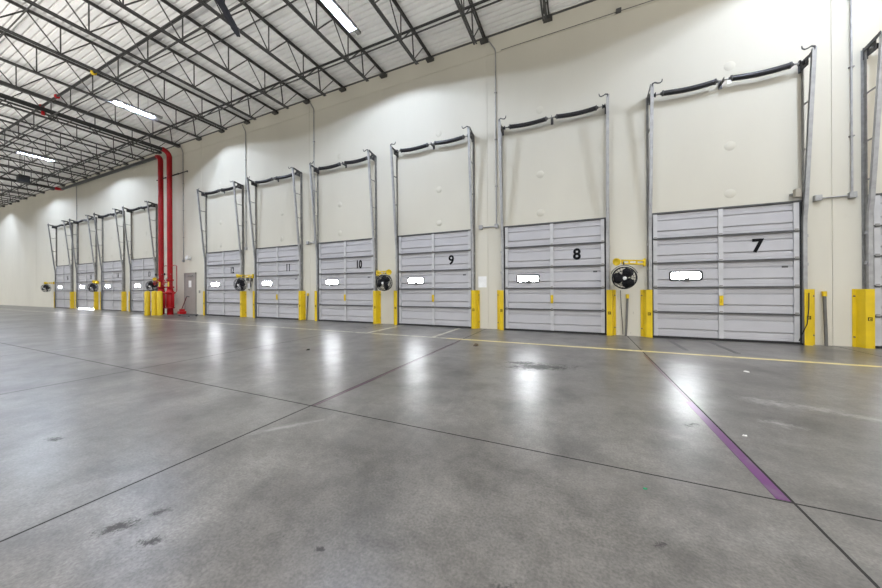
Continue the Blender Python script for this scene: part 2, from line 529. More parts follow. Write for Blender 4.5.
b = MB().bevbox(-.036, .036, -.112, -.081, -.115, .115, .008).box(-.012, .012, -.135, -.112, -.05, .05)
ME_LATCH = b.mesh('latch', M['yellow'])
b = MB().box(-DW/2-.05, DW/2+.05, -.085, -.0, 0, .035)
ME_HEADER = b.mesh('header', M['dark_steel'])
ME_SEAL = MB().bevbox(-DW/2, DW/2, -.075, -.01, .001, .05, .008).mesh('bottom_seal', M['black_rubber'])
ME_JAMB = MB().box(-.022, .022, -.07, -.002, 0, DH+.03).mesh('jamb_seal', M['black_rubber'])
ME_STICK = MB().prism(rrect(.10, .04, .006), 'y', -.0600, -.0575).mesh('sticker', M['dark_steel'])

def number_mesh(txt):
    cu = bpy.data.curves.new('number', 'FONT')
    cu.body = txt
    cu.size = 0.40
    cu.align_x = 'CENTER'; cu.align_y = 'CENTER'
    cu.extrude = 0.0015
    cu.offset = 0.014 if len(txt) == 1 else 0.012
    cu.resolution_u = 6
    o = bpy.data.objects.new('number_text', cu)
    COL.objects.link(o)
    dg = bpy.context.evaluated_depsgraph_get()
    dg.update()
    me = bpy.data.meshes.new_from_object(o.evaluated_get(dg))
    bpy.data.objects.remove(o)
    sx = 0.95 if len(txt) == 1 else 0.72
    me.transform(Matrix.Rotation(pi/2, 4, 'X') @ Matrix.Diagonal((sx, 1.0, 1.0, 1)))
    me.materials.clear(); me.materials.append(M['number'])
    return me

def dock_door(n):
    e = empty('door_%d' % n, (DX[n], D, 0))
    nb = ' numbered %s' % NW[n] if n != 6 else ', unnumbered in view, at the right edge'
    tag(e, 'grey sectional steel overhead dock door%s' % nb, 'dock door', 'overhead dock doors along the wall', 'structure')
    lift = 0.045
    for k in range(5):
        inst('door_panel', ME_PANEL, e, (0, 0, lift+k*PH*.992), (0, 0, 0), (1, 1, .99))
    for x in (-DW/2+.045, 0, DW/2-.045):
        for k in range(5):
            inst('stile', ME_STILE, e, (x, 0, lift+k*PH*.992+.006))
    for k in range(1, 5):
        s = inst('stiffener', ME_STIFF, e, (0, 0, lift+k*PH*.992))
        for x in (-DW/2+.045, 0, DW/2-.045): inst('hinge', ME_HINGE, s, (x, 0, 0))
    wf = inst('window_frame', ME_WFRAME, e, (-.65, 0, 1.505))
    inst('window_pane', ME_WPANE, wf)
    inst('handle', ME_WCLIP, wf, (.02, 0, -.085))
    if n in (7, 8, 9, 10, 11): inst('latch', ME_LATCH, e, (0, 0, .92))
    inst('header', ME_HEADER, e, (0, 0, lift+5*PH*.992+.004))
    inst('bottom_seal', ME_SEAL, e)
    for s in (-1, 1): inst('jamb_seal', ME_JAMB, e, (s*(DW/2+.025), 0, 0))
    inst('sticker', ME_STICK, e, (1.08, 0, 1.66))
    if n != 6:
        inst('door_number', number_mesh(str(n)), e, (.64, -.061, 2.13))
    return e
for n in sorted(DX): dock_door(n)

# daylight leaking below door 15: the seal stands off the slab there
door15 = bpy.data.objects['door_15']
for c in door15.children:
    if c.name.startswith('bottom_seal'): c.location.z = .05
MB().box(-1.3, 1.3, -.03, -.02, .002, .045).build('daylight_gap', M['daylight'], door15)

# ------------------------------------------------------------------ vertical lift tracks with springs
TT, TO = 6.03, .42           # top of the leaning track, how far it leans out
def c_section(s):
    a, d, t = .032, .028, .006
    return [(-a, -d), (a, -d), (a, -d+t), (-a+t, -d+t), (-a+t, d-t), (a, d-t), (a, d), (-a, d)] if s > 0 else \
           [(-x, y2) for (x, y2) in [(-a, -d), (a, -d), (a, -d+t), (-a+t, -d+t), (-a+t, d-t), (a, d-t), (a, d), (-a, d)]]
ME_TRACK = {}
ME_POST = {}
for s in (-1, 1):
    path = [(0, -.10, .03), (0, -.10, 2.55), (0, -.11, 2.72), (0, -.14, 2.9)]+[(0, -.14-(TO-.14)*(z-2.9)/(TT-2.9), z) for z in (3.5, 4.5, 5.5, TT)]
    ME_TRACK[s] = MB().sweep(c_section(-s), path).mesh('track', M['galv_light'])
    p = [(0, 0), (s*.045, 0), (s*.045, -.006), (s*.006, -.006), (s*.006, -.075), (0, -.075)]
    ME_POST[s] = MB().prism(p, 'z', 0.0, 5.98).mesh('wall_angle', M['galv'])
def track_y(z): return -.14-(TO-.14)*(z-2.9)/(TT-2.9)
RUNG = {}
for z in (3.35, 4.12, 5.07):
    RUNG[z] = MB().bar((0, -.004, z), (0, track_y(z), z), .022, .028).mesh('standoff', M['galv'])
ME_CLIP = MB().box(-.03, .03, -.10, -.06, -.03, .03).mesh('track_clip', M['galv_light'])
TOPBAR = {}
HOOK = {}
ENDP = {}
DRUM = {}
for s in (-1, 1):
    TOPBAR[s] = MB().bar((s*.03, -.03, 5.96), (s*.03, -TO, TT), .012, .07).mesh('top_bracket', M['dark_steel'])
    pts = [(0, -TO+.02, TT-.16), (0, -TO-.01, TT-.02), (-s*.005, -TO-.02, TT+.02), (-s*.05, -TO-.03, TT+.03), (-s*.10, -TO-.035, TT+.0), (-s*.15, -TO-.035, TT-.01), (-s*.185, -TO-.035, TT+.015), (-s*.195, -TO-.035, TT+.07)]
    HOOK[s] = MB().tube(pts, [.022, .022, .02, .016, .014, .014, .013, .010], 8).mesh('bumper_hook', M['dark_steel'])
    ENDP[s] = MB().bevbox(-.004, .004, -.26, 0, 5.80, 6.0, .002).bevbox(-.035, .035, -.02, 0, 5.78, 6.02, .003).mesh('bearing_plate', M['dark_steel'])
    DRUM[s] = MB().lathe([(.02, -.035), (.06, -.035), (.06, -.025), (.04, -.02), (.04, .02), (.06, .025), (.06, .035), (.02, .035)], 18,
                         Matrix.Rotation(pi/2, 4, 'Y')).mesh('cable_drum', M['spring'])
ME_SHAFT = MB().tube([(-1.40, -.19, 5.90), (1.40, -.19, 5.90)], .017, 10).mesh('torsion_shaft', M['galv'])
def spring_mesh(x0, x1, sag):
    pts = []; rs = []
    n = 90
    for i in range(n+1):
        u = i/n
        pts.append((x0+(x1-x0)*u, -.19, 5.90-sag*4*u*(1-u)))
        rs.append(.062 if i % 2 else .054)
    return MB().tube(pts, rs, 14).mesh('torsion_spring', M['spring'])
ME_SPRING = [spring_mesh(-1.11, -.12, .034), spring_mesh(.16, 1.12, .034)]
b = MB().bevbox(.02, .03, -.235, 0, 5.85, 5.95, .002).box(-.01, .06, -.015, 0, 5.80, 6.0)
ME_CENTRE = b.mesh('centre_bearing', M['dark_steel'])
ME_CONE = MB().lathe([(.02, -.015), (.066, -.015), (.066, .012), (.04, .02), (.028, .05), (.02, .05)], 16, Matrix.Rotation(pi/2, 4, 'Y')).mesh('spring_cone', M['dark_steel'])
ME_TAGW = MB().box(-.035, .035, -.003, .003, -.08, 0).mesh('hang_tag', M['paper'])
ME_OPBOX = MB().bevbox(-.045, .045, -.10, 0, -.09, .09, .01).mesh('control_box', M['beige_box'])

def lift_track(n):
    e = empty('lift_track', (DX[n], DW_, 0))
    nb = 'door numbered %s' % NW[n] if n != 6 else 'the door cut by the right edge'
    tag(e, 'galvanised lift tracks with black springs above %s' % nb, 'door track', 'lift tracks and springs of the dock doors')
    for s in (-1, 1):
        inst('wall_angle', ME_POST[s], e, (s*1.375, 0, 0))
        t = inst('track', ME_TRACK[s], e, (s*1.365, 0, 0))
        for z in (.5, 1.1, 1.7, 2.3): inst('track_clip', ME_CLIP, t, (s*.03, 0, z))
        for z, me in RUNG.items(): inst('standoff', me, e, (s*1.385, 0, 0))
        inst('top_bracket', TOPBAR[s], e, (s*1.365, 0, 0))
        inst('bumper_hook', HOOK[s], e, (s*1.365, 0, 0))
        inst('bearing_plate', ENDP[s], e, (s*1.36, 0, 0))
    sh = inst('torsion_shaft', ME_SHAFT, e)
    for s in (-1, 1): inst('cable_drum', DRUM[s], sh, (s*1.29, -.19, 5.90))
    for i, me in enumerate(ME_SPRING):
        sp = inst('torsion_spring', me, e)
        inst('spring_cone', ME_CONE, sp, ((-1.11, .16)[i], -.19, 5.90), (0, 0, pi if i == 0 else pi))
        inst('spring_cone', ME_CONE, sp, ((-.12, 1.12)[i], -.19, 5.90), (0, 0, 0))
    inst('centre_bearing', ME_CENTRE, e)
    if n == 7: inst('hang_tag', ME_TAGW, e, (.12, -.215, 5.86))
    return e
for n in sorted(DX): lift_track(n)
for n in (7,):
    o = inst('control_box', ME_OPBOX, None, (DX[n]+1.24, D-.09, 3.20))
    tag(o, 'small beige control box at the top right corner of the door numbered seven', 'control box')
    MB().box(-.06, .06, 0, .09, -.02, .02).build('bracket', M['galv'], o)

# ------------------------------------------------------------------ yellow track guards
def guard_mesh(s):
    t = .008
    xa, xb, xc, xd = s*1.335, s*1.46, s*1.505, s*1.56
    sg = s*t
    # bent plate seen from above: front face, slanted return, flange on the wall
    pl = [(xa, -.155), (xb, -.155), (xc, -.008), (xd, -.008), (xd, 0), (xc-sg, 0), (xb-sg, -.147), (xa, -.147)]
    return MB().prism(pl, 'z', .0, 1.175).mesh('guard_plate', M['yellow'])
ME_GUARD = {s: guard_mesh(s) for s in (-1, 1)}
def bolt_mesh():
    return MB().lathe([(.0, .016), (.009, .014), (.017, .012), (.017, 0)], 6, Matrix.Rotation(pi/2, 4, 'X'), False).mesh('bolt', M['dark_steel'])
ME_BOLT = bolt_mesh()
b = MB().box(-.03, .03, -.0025, 0, -.036, .036)
b.mat(1).box(-.018, .018, -.0035, -.0025, .012, .022).box(-.018, -.008, -.0035, -.0025, -.022, .012).box(-.018, .018, -.0035, -.0025, -.004, .004).box(-.018, .018, -.0035, -.0025, -.026, -.018)
ME_GSTICK = b.mesh('sticker', M['number'], M['yellow'])
for n in sorted(DX):
    for s in (-1, 1):
        if n == 6 and s == 1: continue
        side = 'left' if s < 0 else 'right'
        e = empty('track_guard', (DX[n], DW_, 0))
        nb = 'door numbered %s' % NW[n] if n != 6 else 'door cut by the right edge'
        tag(e, 'bent yellow track guard at the %s foot of the %s' % (side, nb), 'track guard', 'yellow track guards')
        inst('guard_plate', ME_GUARD[s], e)
        for z in (.2, 1.03): inst('bolt', ME_BOLT, e, (s*1.534, -.008, z))
        inst('sticker', ME_GSTICK, e, (s*1.40, -.156, .58))

# ------------------------------------------------------------------ dock fans with light on a yellow arm
def wheel(r, rr, y, seg=40, ts=6):
    b = []
    return [(r*cos(2*pi*k/seg), y, r*sin(2*pi*k/seg)) for k in range(seg+1)], rr
def cage_mesh(R=.285):
    b = MB()
    for r, y in ((R, .0), (R, -.07), (R*.97, -.115), (R*.72, -.135), (R*.45, -.145), (R*.97, .06), (R*.6, .10)):
        pts, rr = wheel(r, .0045, y)
        b.tube(pts, .0055 if r < R*.9 else .008, 5, caps=False)
    for k in range(22):
        a = 2*pi*k/22
        c, s = cos(a), sin(a)
        pts = [(R*.22*c, -.148, R*.22*s), (R*.7*c, -.138, R*.7*s), (R*.97*c, -.115, R*.97*s), (R*c, -.07, R*s), (R*c, 0, R*s), (R*.97*c, .06, R*.97*s), (R*.55*c, .11, R*.55*s)]
        b.tube(pts, .0035, 4, caps=False)
    return b.mesh('cage', M['fan_black'])
ME_CAGE = cage_mesh(.262)
def fanblade_mesh():
    b = MB()
    vs = []; n = 7
    for i in range(n):
        u = i/(n-1)
        r = .05+.188*u
        hw = .045+.10*sin(pi*(.15+.72*u))
        tw = radians(34-14*u)
        for sgn in (-1, 1):
            for t in (-.003, .003):
                x = sgn*hw*cos(tw); yy = sgn*hw*sin(tw)+t
                vs.append((x, yy, r))
    fs = []
    for i in range(n-1):
        a = i*4; c = a+4
        fs += [(a, a+2, c+2, c), (a+1, c+1, c+3, a+3), (a, c, c+1, a+1), (a+2, a+3, c+3, c+2)]
    fs += [(0, 1, 3, 2), ((n-1)*4, (n-1)*4+2, (n-1)*4+3, (n-1)*4+1)]
    b.add(vs, fs, True)
    return b.mesh('blade', M['fan_black'])
ME_FBLADE = fanblade_mesh()
RX = Matrix.Rotation(pi/2, 4, 'X')
ME_FMOTOR = MB().lathe([(.0, -.17), (.05, -.165), (.085, -.14), (.09, -.02), (.07, 0), (.04, .03), (.03, .05), (0, .05)], 20, RX).mesh('motor', M['fan_black'])
ME_FBADGE = MB().lathe([(0, .010), (.03, .008), (.042, 0)], 24, RX).mesh('badge', M['white_paint'])

def dock_fan(fc, lamp, mount, label):
    """fc fan centre, lamp head centre, mount on the door jamb (world)"""
    fc = Vector(fc); lamp = Vector(lamp); mount = Vector(mount)
    e = empty('dock_fan', mount)
    tag(e, label, 'dock fan', 'dock fans on yellow swing arms')
    L = lambda p: Vector(p)-mount
    lp = L(lamp); f = L(fc)
    arm = MB()
    d = (lp).normalized()
    tip = lp-d*.10
    arm.tube([(0, 0, .035), tip+Vector((0, 0, .035))], .019, 10)
    arm.tube([(0, 0, -.05), Vector((tip.x, tip.y, tip.z-.05))], .019, 10)
    for u in (.03, .35, .68, .97):
        p = tip*u
        arm.tube([p+Vector((0, 0, -.05)), p+Vector((0, 0, .035))], .02, 8)
    arm.build('arm', M['yellow'], e)
    MB().bevbox(-.022, .022, -.03, mount_gap(mount), -.10, .09, .005).build('wall_plate', M['yellow'], e)
    # lamp head: yellow dome lamp turned to the door
    hd = Vector((d.x*.6, -.8, -.15)).normalized()
    q = hd.to_track_quat('Z', 'Y').to_matrix().to_4x4()
    h = MB().lathe([(0, -.10), (.03, -.095), (.055, -.06), (.07, -.02), (.088, .03), (.094, .075), (.085, .08), (.06, .06), (0, .055)], 20,
                   Matrix.Translation(lp) @ q)
    h.tube([tip, lp-hd*.06], .02, 8)
    h.build('lamp_head', M['yellow'], e)
    # hanger and yoke down to the fan
    hx = Vector((f.x, f.y+.02, lp.z-.05))
    j = tip*min(1.0, f.x/tip.x if abs(tip.x) > .05 else 1.0)
    y = MB()
    y.tube([j, Vector((f.x, f.y+.06, j.z-.04)), Vector((f.x, f.y+.06, f.z+.315))], .014, 8)
    y.tube([Vector((f.x-.295*cos(a), f.y+.0, f.z+.302*sin(a))) for a in [pi*k/18 for k in range(2, 17)]], .010, 6)
    y.build('yoke', M['dark_steel'], e)
    # fan head faces the room, turned a little towards the camera
    face = Vector((-fc.x*.12, -fc.y, CAM_H-fc.z)).normalized()
    rz = math.atan2(face.x, -face.y)
    hd = inst('cage', ME_CAGE, e, f, (radians(6), 0, rz))
    mo = inst('motor', ME_FMOTOR, e, f, (radians(6), 0, rz))
    mo.location = f+Vector((0, .0, 0))
    for k in range(3):
        m4 = Matrix.Rotation(2*pi*k/3+.5, 4, 'Y')
        o = inst('blade', ME_FBLADE, hd)
        o.rotation_euler = m4.to_euler()
        o.location = (0, -.06, 0)
    inst('badge', ME_FBADGE, hd, (0, -.148, 0))
    return e
def mount_gap(m): return D-m.y-.002

FY = D-.50
dock_fan((.995, FY, 1.47), (.87, FY+.03, 1.87), (1.48, D-.12, 1.86), 'black caged dock fan with yellow arm between doors numbered eight and seven')
dock_fan((-5.95, FY, 1.44), (-5.80, FY+.03, 1.80), (-6.53, D-.12, 1.80), 'black caged dock fan with yellow arm right of door numbered ten')
dock_fan((-13.40, FY, 1.46), (-13.56, FY, 1.84), (-13.16, D-.12, 1.84), 'black caged dock fan with yellow lamp between doors numbered twelve and eleven')
dock_fan((-20.66, FY, 1.46), (-20.38, FY+.02, 1.83), (-21.04, D-.12, 1.80), 'black caged dock fan above the round yellow bollards by the red risers')
dock_fan((-27.55, FY, 1.43), (-27.45, FY+.02, 1.80), (-28.37, D-.12, 1.78), 'black caged dock fan between doors numbered fifteen and fourteen')
dock_fan((-35.62, D-.36, 1.44), (-35.72, D-.36, 1.82), (-35.24, D-.12, 1.82), 'black caged dock fan left of door numbered sixteen, beside the bare wall')

# ------------------------------------------------------------------ conduits and boxes on the wall
def conduit(x, z0, label, left, right):
    e = empty('conduit', (x, DW_, z0))
    tag(e, label, 'conduit', 'grey electrical conduits on the dock wall')
    b = MB().tube([(0, -.03, .06), (0, -.03, 8.35-z0), (-.02, -.03, 8.42-z0), (-.22, -.03, 8.75-z0)], .017, 8)
    b.build('pipe', M['galv_light'], e)
    MB().bevbox(-.05, .05, -.08, 0, -.06, .06, .006).build('junction_box', M['galv_light'], e)
    if left:
        MB().tube([(-.055, -.03, -.005), (-left, -.03, -.005)], .016, 8).build('pipe', M['galv_light'], e)
        MB().bevbox(-left-.055, -left+.055, -.08, 0, -.06, .06, .006).build('junction_box', M['galv_light'], e)
    if right:
        MB().tube([(.055, -.03, -.0), (right-.05, -.03, .0), (right, -.05, .1)], .012, 8).build('flexible_pipe', M['galv'], e)
    for z in (1.2, 2.6, 4.0): MB().box(-.035, .035, -.05, 0, z-.012, z+.012).build('strap', M['galv'], e)
    return e
conduit(5.06, 3.08, 'grey conduit on the wall right of the door numbered seven', .50, 0)
conduit(-2.26, 3.10, 'grey conduit on the wall between doors numbered nine and eight', .48, 0)
conduit(-9.59, 3.10, 'grey conduit on the wall between doors numbered eleven and ten', .34, 0)
conduit(-13.74, 3.10, 'grey conduit on the wall between doors numbered twelve and eleven', 0, 0)
conduit(-18.70, 2.75, 'grey conduit on the wall just left of the grey service door', 0, 0)
conduit(-31.55, 3.10, 'grey conduit on the wall between doors numbered sixteen and fifteen', 0, 0)

# paper notice between doors 9 and 8
tag(MB().box(-.13, .13, -.004, 0, -.17, .17).build('notice', M['paper'], None, (-2.71, DW_, 1.43)), 'white paper notice on the wall right of door numbered nine', 'notice')

# fan controls between doors 12 and 11
e = empty('fan_controller', (-13.54, DW_, 1.5))
tag(e, 'small electrical controls with cables between doors numbered twelve and eleven', 'switch box')
MB().bevbox(-.16, -.02, -.08, 0, .14, .32, .008).build('switch_box', M['dark_steel'], e)
MB().bevbox(.04, .20, -.09, 0, .12, .34, .008).build('switch_box', M['galv'], e)
MB().tube([(-.09, -.03, .14), (-.09, -.04, -.15), (.02, -.05, -.3), (.10, -.04, -.12), (.12, -.04, .12)], .012, 6).build('cable', M['black_rubber'], e)
MB().bevbox(-.05, .09, -.07, 0, -.22, .02, .008).build('starter_box', M['white_paint'], e)

# ------------------------------------------------------------------ grey poles with yellow caps leaning on the wall
def pole(x, label, z=1.10, lean=-.005):
    e = empty('dock_pole', (x, D, 0))
    tag(e, label, 'pole', 'grey poles with yellow caps')
    MB().tube([(lean, -.10, 0.0), (0, -.045, z-.06)], .026, 10).build('shaft', M['pole_steel'], e)
    MB().tube([(0, -.045, z-.075), (-.001, -.040, z+.03)], [.037, .037], 12).build('cap', M['yellow'], e)
pole(4.65, 'grey pole with yellow cap leaning on the wall right of door numbered seven')
pole(1.12, 'grey pole with yellow cap standing below the fan left of door numbered seven', 1.03, -.05)
pole(-9.95, 'grey pole with yellow cap against the wall right of door numbered eleven', 1.05)

# black cable hanging by the guard right of door eight and at door 7
for x, lb in ((DX[8]+1.66, 'black cable hanging beside the guard right of door numbered eight'), (DX[7]+1.33, 'black cable hanging before the guard right of door numbered seven')):
    yy = -.03 if x < 2 else -.18
    o = MB().tube([(0, yy, 1.16), (.01, yy-.0, .8), (.035, yy, .4), (.05, yy-.01, .03)] if x < 2 else [(.06, yy, 1.1), (.055, yy, .75), (.03, yy, .45), (-.03, yy+.02, .25), (-.07, yy+.05, .08)], .008, 6).build('cable', M['black_rubber'], None, (x, D, 0))
    tag(o, lb, 'cable')

# ------------------------------------------------------------------ grey service door, alarm, sign
e = empty('door_1', (-18.13, D, 0))
tag(e, 'taupe grey steel service door between the red risers and door numbered twelve', 'service door', None, 'structure')
b = MB()
b.box(-.50, -.45, -.05, 0, 0, 2.12).box(.45, .50, -.05, 0, 0, 2.12).box(-.5, .5, -.05, 0, 2.07, 2.12)
b.build('door_frame', M['man_door'], e)
MB().bevbox(-.448, .448, -.03, -.002, .01, 2.068, .003).build('door_leaf', M['man_door'], e)
MB().tube([(-.36, -.03, 1.0), (-.36, -.085, 1.0), (-.25, -.09, 1.0)], .014, 8).build('handle', M['galv'], e)
MB().bevbox(-.12, .25, -.085, -.03, 1.93, 2.0, .006).build('door_closer', M['galv'], e)
MB().box(-.12, .12, -.034, -.03, 1.38, 1.72).build('sign', M['paper'], e)
e = empty('wall_alarm', (-18.15, D, 2.84))
tag(e, 'small white alarm horn on the wall above the grey service door', 'alarm')
MB().bevbox(-.13, .05, -.05, 0, -.08, .08, .01).build('back_box', M['white_paint'], e)
MB().lathe([(.04, 0), (.05, .05), (.12, .14), (.13, .15), (.10, .14), (0, .08)], 18, Matrix.Translation((.05, -.05, 0)) @ Matrix.Rotation(radians(75), 4, 'X')).build('horn', M['white_paint'], e)
tag(MB().bevbox(-.05, .05, -.03, 0, -.07, .07, .005).build('light_switch', M['galv'], None, (-17.35, D, 1.15)), 'small grey switch plate right of the grey service door', 'switch')

# pallet jack in front of the service door
e = empty('pallet_jack', (-17.45, 8.45, 0))
e.scale = (.86, .86, .86)
tag(e, 'small red pallet jack parked before the grey service door', 'pallet jack')
b = MB().bevbox(-.16, .10, -.16, .16, .09, .26, .02).bevbox(-.10, .08, -.10, .10, .26, .38, .02)
b.build('body', M['red'], e)
for s in (-1, 1):
    f = MB().prism([(.10, .05), (.10, .11), (1.05, .10), (1.12, .06), (1.12, .05)], 'y', s*.18-.06, s*.18+.06).build('fork', M['dark_steel'], e)
    MB().tube([(1.0, s*.18-.03, .037), (1.0, s*.18+.03, .037)], .037, 14).build('roller', M['black_rubber'], f)
    MB().tube([(-.08, s*.08-.03, .09), (-.08, s*.08+.03, .09)], .09, 16).build('wheel', M['black_rubber'], e)
b = MB().tube([(-.10, 0, .28), (.42, 0, 1.04)], .022, 8)
b.build('handle_bar', M['dark_red'], e)
MB().tube([(.42, 0, 1.04), (.50, -.02, 1.08), (.78, -.05, 1.07)], .020, 8).build('grip', M['black_rubber'], e)

# ------------------------------------------------------------------ round bollards by the risers
b = MB().lathe([(.112, 0), (.112, 1.13), (.095, 1.175), (.055, 1.20), (0, 1.205)], 22)
ME_BOLL = b.mesh('round_bollard', M['yellow'])
for x, y, lb in ((-19.42, 7.95, 'leftmost of the three round yellow steel bollards'), (-19.08, 8.08, 'middle one of the three round yellow steel bollards'), (-18.83, 8.18, 'rightmost of the three round yellow bollards, beside the red valve')):
    tag(inst('round_bollard', ME_BOLL, None, (x, y, 0)), lb, 'bollard', 'round bollards guarding the risers')

# ------------------------------------------------------------------ red fire risers
def riser(x, y, lb, top, along_wall):
    e = empty('fire_riser', (x, y, 0))
    tag(e, lb, 'fire riser', 'red sprinkler risers')
    pts = [(0, 0, 1.75), (0, 0, top-.3)]
    for k in range(1, 7):
        a = k/6*pi/2
        if along_wall: pts.append((-.3*(1-cos(a)), 0, top-.3+.3*sin(a)))
        else: pts.append((0, -.3*(1-cos(a)), top-.3+.3*sin(a)))
    MB().tube(pts, .112, 18).build('pipe', M['red'], e)
    v = MB().lathe([(.13, 0), (.13, .30), (.19, .31), (.19, .36), (.15, .37), (.17, .42), (.17, .98), (.15, 1.02), (.21, 1.07), (.21, 1.13), (.14, 1.20), (.12, 1.34), (.17, 1.36), (.17, 1.41), (.11, 1.43), (.11, 1.76)], 22)
    v.build('valve_body', M['red'], e)
    MB().lathe([(.112, 1.70), (.15, 1.71), (.15, 1.78), (.112, 1.79)], 20).build('coupling', M['red'], e)
    # trim piping loops on both sides
    for s in (-1, 1):
        MB().tube([(s*.15, 0, 1.10), (s*.27, 0, 1.12), (s*.30, 0, 1.06), (s*.30, 0, .40), (s*.27, 0, .33), (s*.12, 0, .34)], .035, 8).build('trim_pipe', M['red'], e)
    MB().tube([(.10, 0, 2.45), (.34, .05, 2.50), (.40, .1, 2.46), (.40, .1, 1.2), (.36, .05, 1.1), (.33, 0, 1.0)], .018, 8).build('trim_pipe', M['red'], e)
    MB().tube([(.11, -.02, 2.05), (.24, -.08, 2.05)], .014, 6).build('gauge_stem', M['galv'], e)
    MB().lathe([(0, .03), (.055, .03), (.06, 0), (0, 0)], 16, Matrix.Translation((-.2, -.13, 2.05)) @ RX).build('gauge', M['black_rubber'], e)
    MB().tube([(-.11, -.02, 2.05), (-.2, -.10, 2.05)], .014, 6).build('gauge_stem', M['galv'], e)
    # handwheel and yellow tags
    hw = MB().tube([(.12*cos(2*pi*k/20), -.26, 1.62+.12*sin(2*pi*k/20)) for k in range(21)], .014, 6, caps=False)
    hw.tube([(0, -.10, 1.62), (0, -.27, 1.62)], .018, 8)
    for k in range(3): hw.tube([(0, -.26, 1.62), (.12*cos(2.1*k), -.26, 1.62+.12*sin(2.1*k))], .01, 6)
    hw.build('handwheel', M['red'], e)
    MB().box(.10, .24, -.15, -.145, 1.42, 1.66).build('hang_tag', M['yellow'], e)
    MB().tube([(.0, -.1, 1.9), (.07, -.16, 1.84), (-.02, -.18, 1.78)], .02, 6).build('drain_valve', M['galv'], e)
    for z in (7.0, 7.25)[:1]:
        MB().tube([(-.12, -.12, z-.1), (.60, D-y-.035, z+.34)], .026, 8).tube([(.60, D-y-.035, z+.34), (.60, D-y-.003, z+.34)], .05, 8).build('brace_rod', M['black_pipe'], e)
    return e
RA = riser(-18.95, 8.66, 'taller-looking right red sprinkler riser beside the grey service door', 8.28, False)
RB = riser(-19.77, 8.66, 'left red sprinkler riser behind the round yellow bollards', 8.20, True)
# black sprinkler mains
def main_pipe(pts, r, lb, mat='black_pipe'):
    e = MB().tube(pts, r, 12).build('sprinkler_pipe', M[mat])
    return tag(e, lb, 'pipe', 'sprinkler pipes under the roof')
main_pipe([(-18.95, 8.335, 8.28), (-18.95, -8, 8.28)], .085, 'black sprinkler main running from the right riser into the hall')
main_pipe([(-20.10, 8.66, 8.20), (-32.18, 8.66, 8.20)], .085, 'black sprinkler main along the wall top left of the risers')
main_pipe([(-32.45, 8.38, 8.20), (-32.45, -6, 8.20)], .085, 'black sprinkler main above door sixteen running into the hall')
o = MB().tube([(-32.2, 8.66, 8.20), (-32.32, 8.64, 8.2), (-32.42, 8.54, 8.2), (-32.45, 8.4, 8.2)], .10, 12).build('pipe_elbow', M['red'])
tag(o, 'red elbow where the wall main turns into the hall', 'pipe fitting')
main_pipe([(-62, 4.62, 8.43), (4, 4.62, 8.43)], .033, 'thin black sprinkler branch line farther from the wall')
main_pipe([(-62, 7.5, 8.42), (4, 7.5, 8.42)], .033, 'thin black sprinkler branch line close to the wall')
for x, m, lb in ((-14.6, 'yellow', 'yellow clamp on the sprinkler branch line under the roof'), (-19.1, 'red', 'red coupling on the branch line beside the black main'),
                 (-17.6, 'red', 'red coupling on the branch line right of the black main')):
    o = MB().lathe([(.036, -.07), (.06, -.07), (.064, -.02), (.08, 0), (.064, .02), (.06, .07), (.036, .07), (.036, -.07)], 14, Matrix.Rotation(pi/2, 4, 'Y')).build('pipe_coupling', M[m], None, (x, 4.62, 8.43))
    tag(o, lb, 'pipe fitting')
o = MB().tube([(0, 0, 0), (0, 0, -.08), (0, .0, -.13)], .05, 10).build('pipe_fitting', M['red'], None, (-18.95, 4.62, 8.19))
tag(o, 'red fitting where the black main meets the branch line', 'pipe fitting')

# ------------------------------------------------------------------ steel roof joists
ZB, ZC = 8.03, 8.80            # bottom chord / top chord centre heights
JY0 = -7.8
def dbl_angle(b, y0, y1, z, up):
    s = 1 if up else -1
    for sx in (-1, 1):
        a = [(sx*.012, z-s*.03), (sx*.052, z-s*.03), (sx*.052, z-s*.022), (sx*.02, z-s*.022), (sx*.02, z+s*.03), (sx*.012, z+s*.03)]
        b.prism(a, 'y', y0, y1)
    return b
ME_TOP = dbl_angle(MB(), JY0, D-.01, ZC+.02, False).mesh('top_chord', M['joist'])
ME_BOT = dbl_angle(MB(), JY0+.3, 8.22, ZB, True).mesh('bottom_chord', M['joist'])
ME_SEAT = MB().box(-.12, .12, D-.14, D-.001, ZC-.10, ZC-.012).mesh('bearing_seat', M['joist'])
vy = [7.28-1.215*k for k in range(13)]
ME_VERT = MB().bar((0, 0, ZB), (0, 0, ZC), .026, .026).mesh('web_vertical', M['joist'])
ME_DIA = MB().tube([(0, 0, ZB), (0, .607, ZC)], .018, 6).mesh('web_diagonal', M['joist'])
ME_DIB = MB().tube([(0, 0, ZB), (0, -.607, ZC)], .018, 6).mesh('web_diagonal', M['joist'])
ME_END = MB().tube([(0, 8.02, ZB), (0, 8.62, ZC)], .016, 6).mesh('web_diagonal', M['joist'])
ME_ENDV = MB().bar((0, 8.0, ZB), (0, 7.90, ZC), .03, .03).mesh('web_vertical', M['joist'])

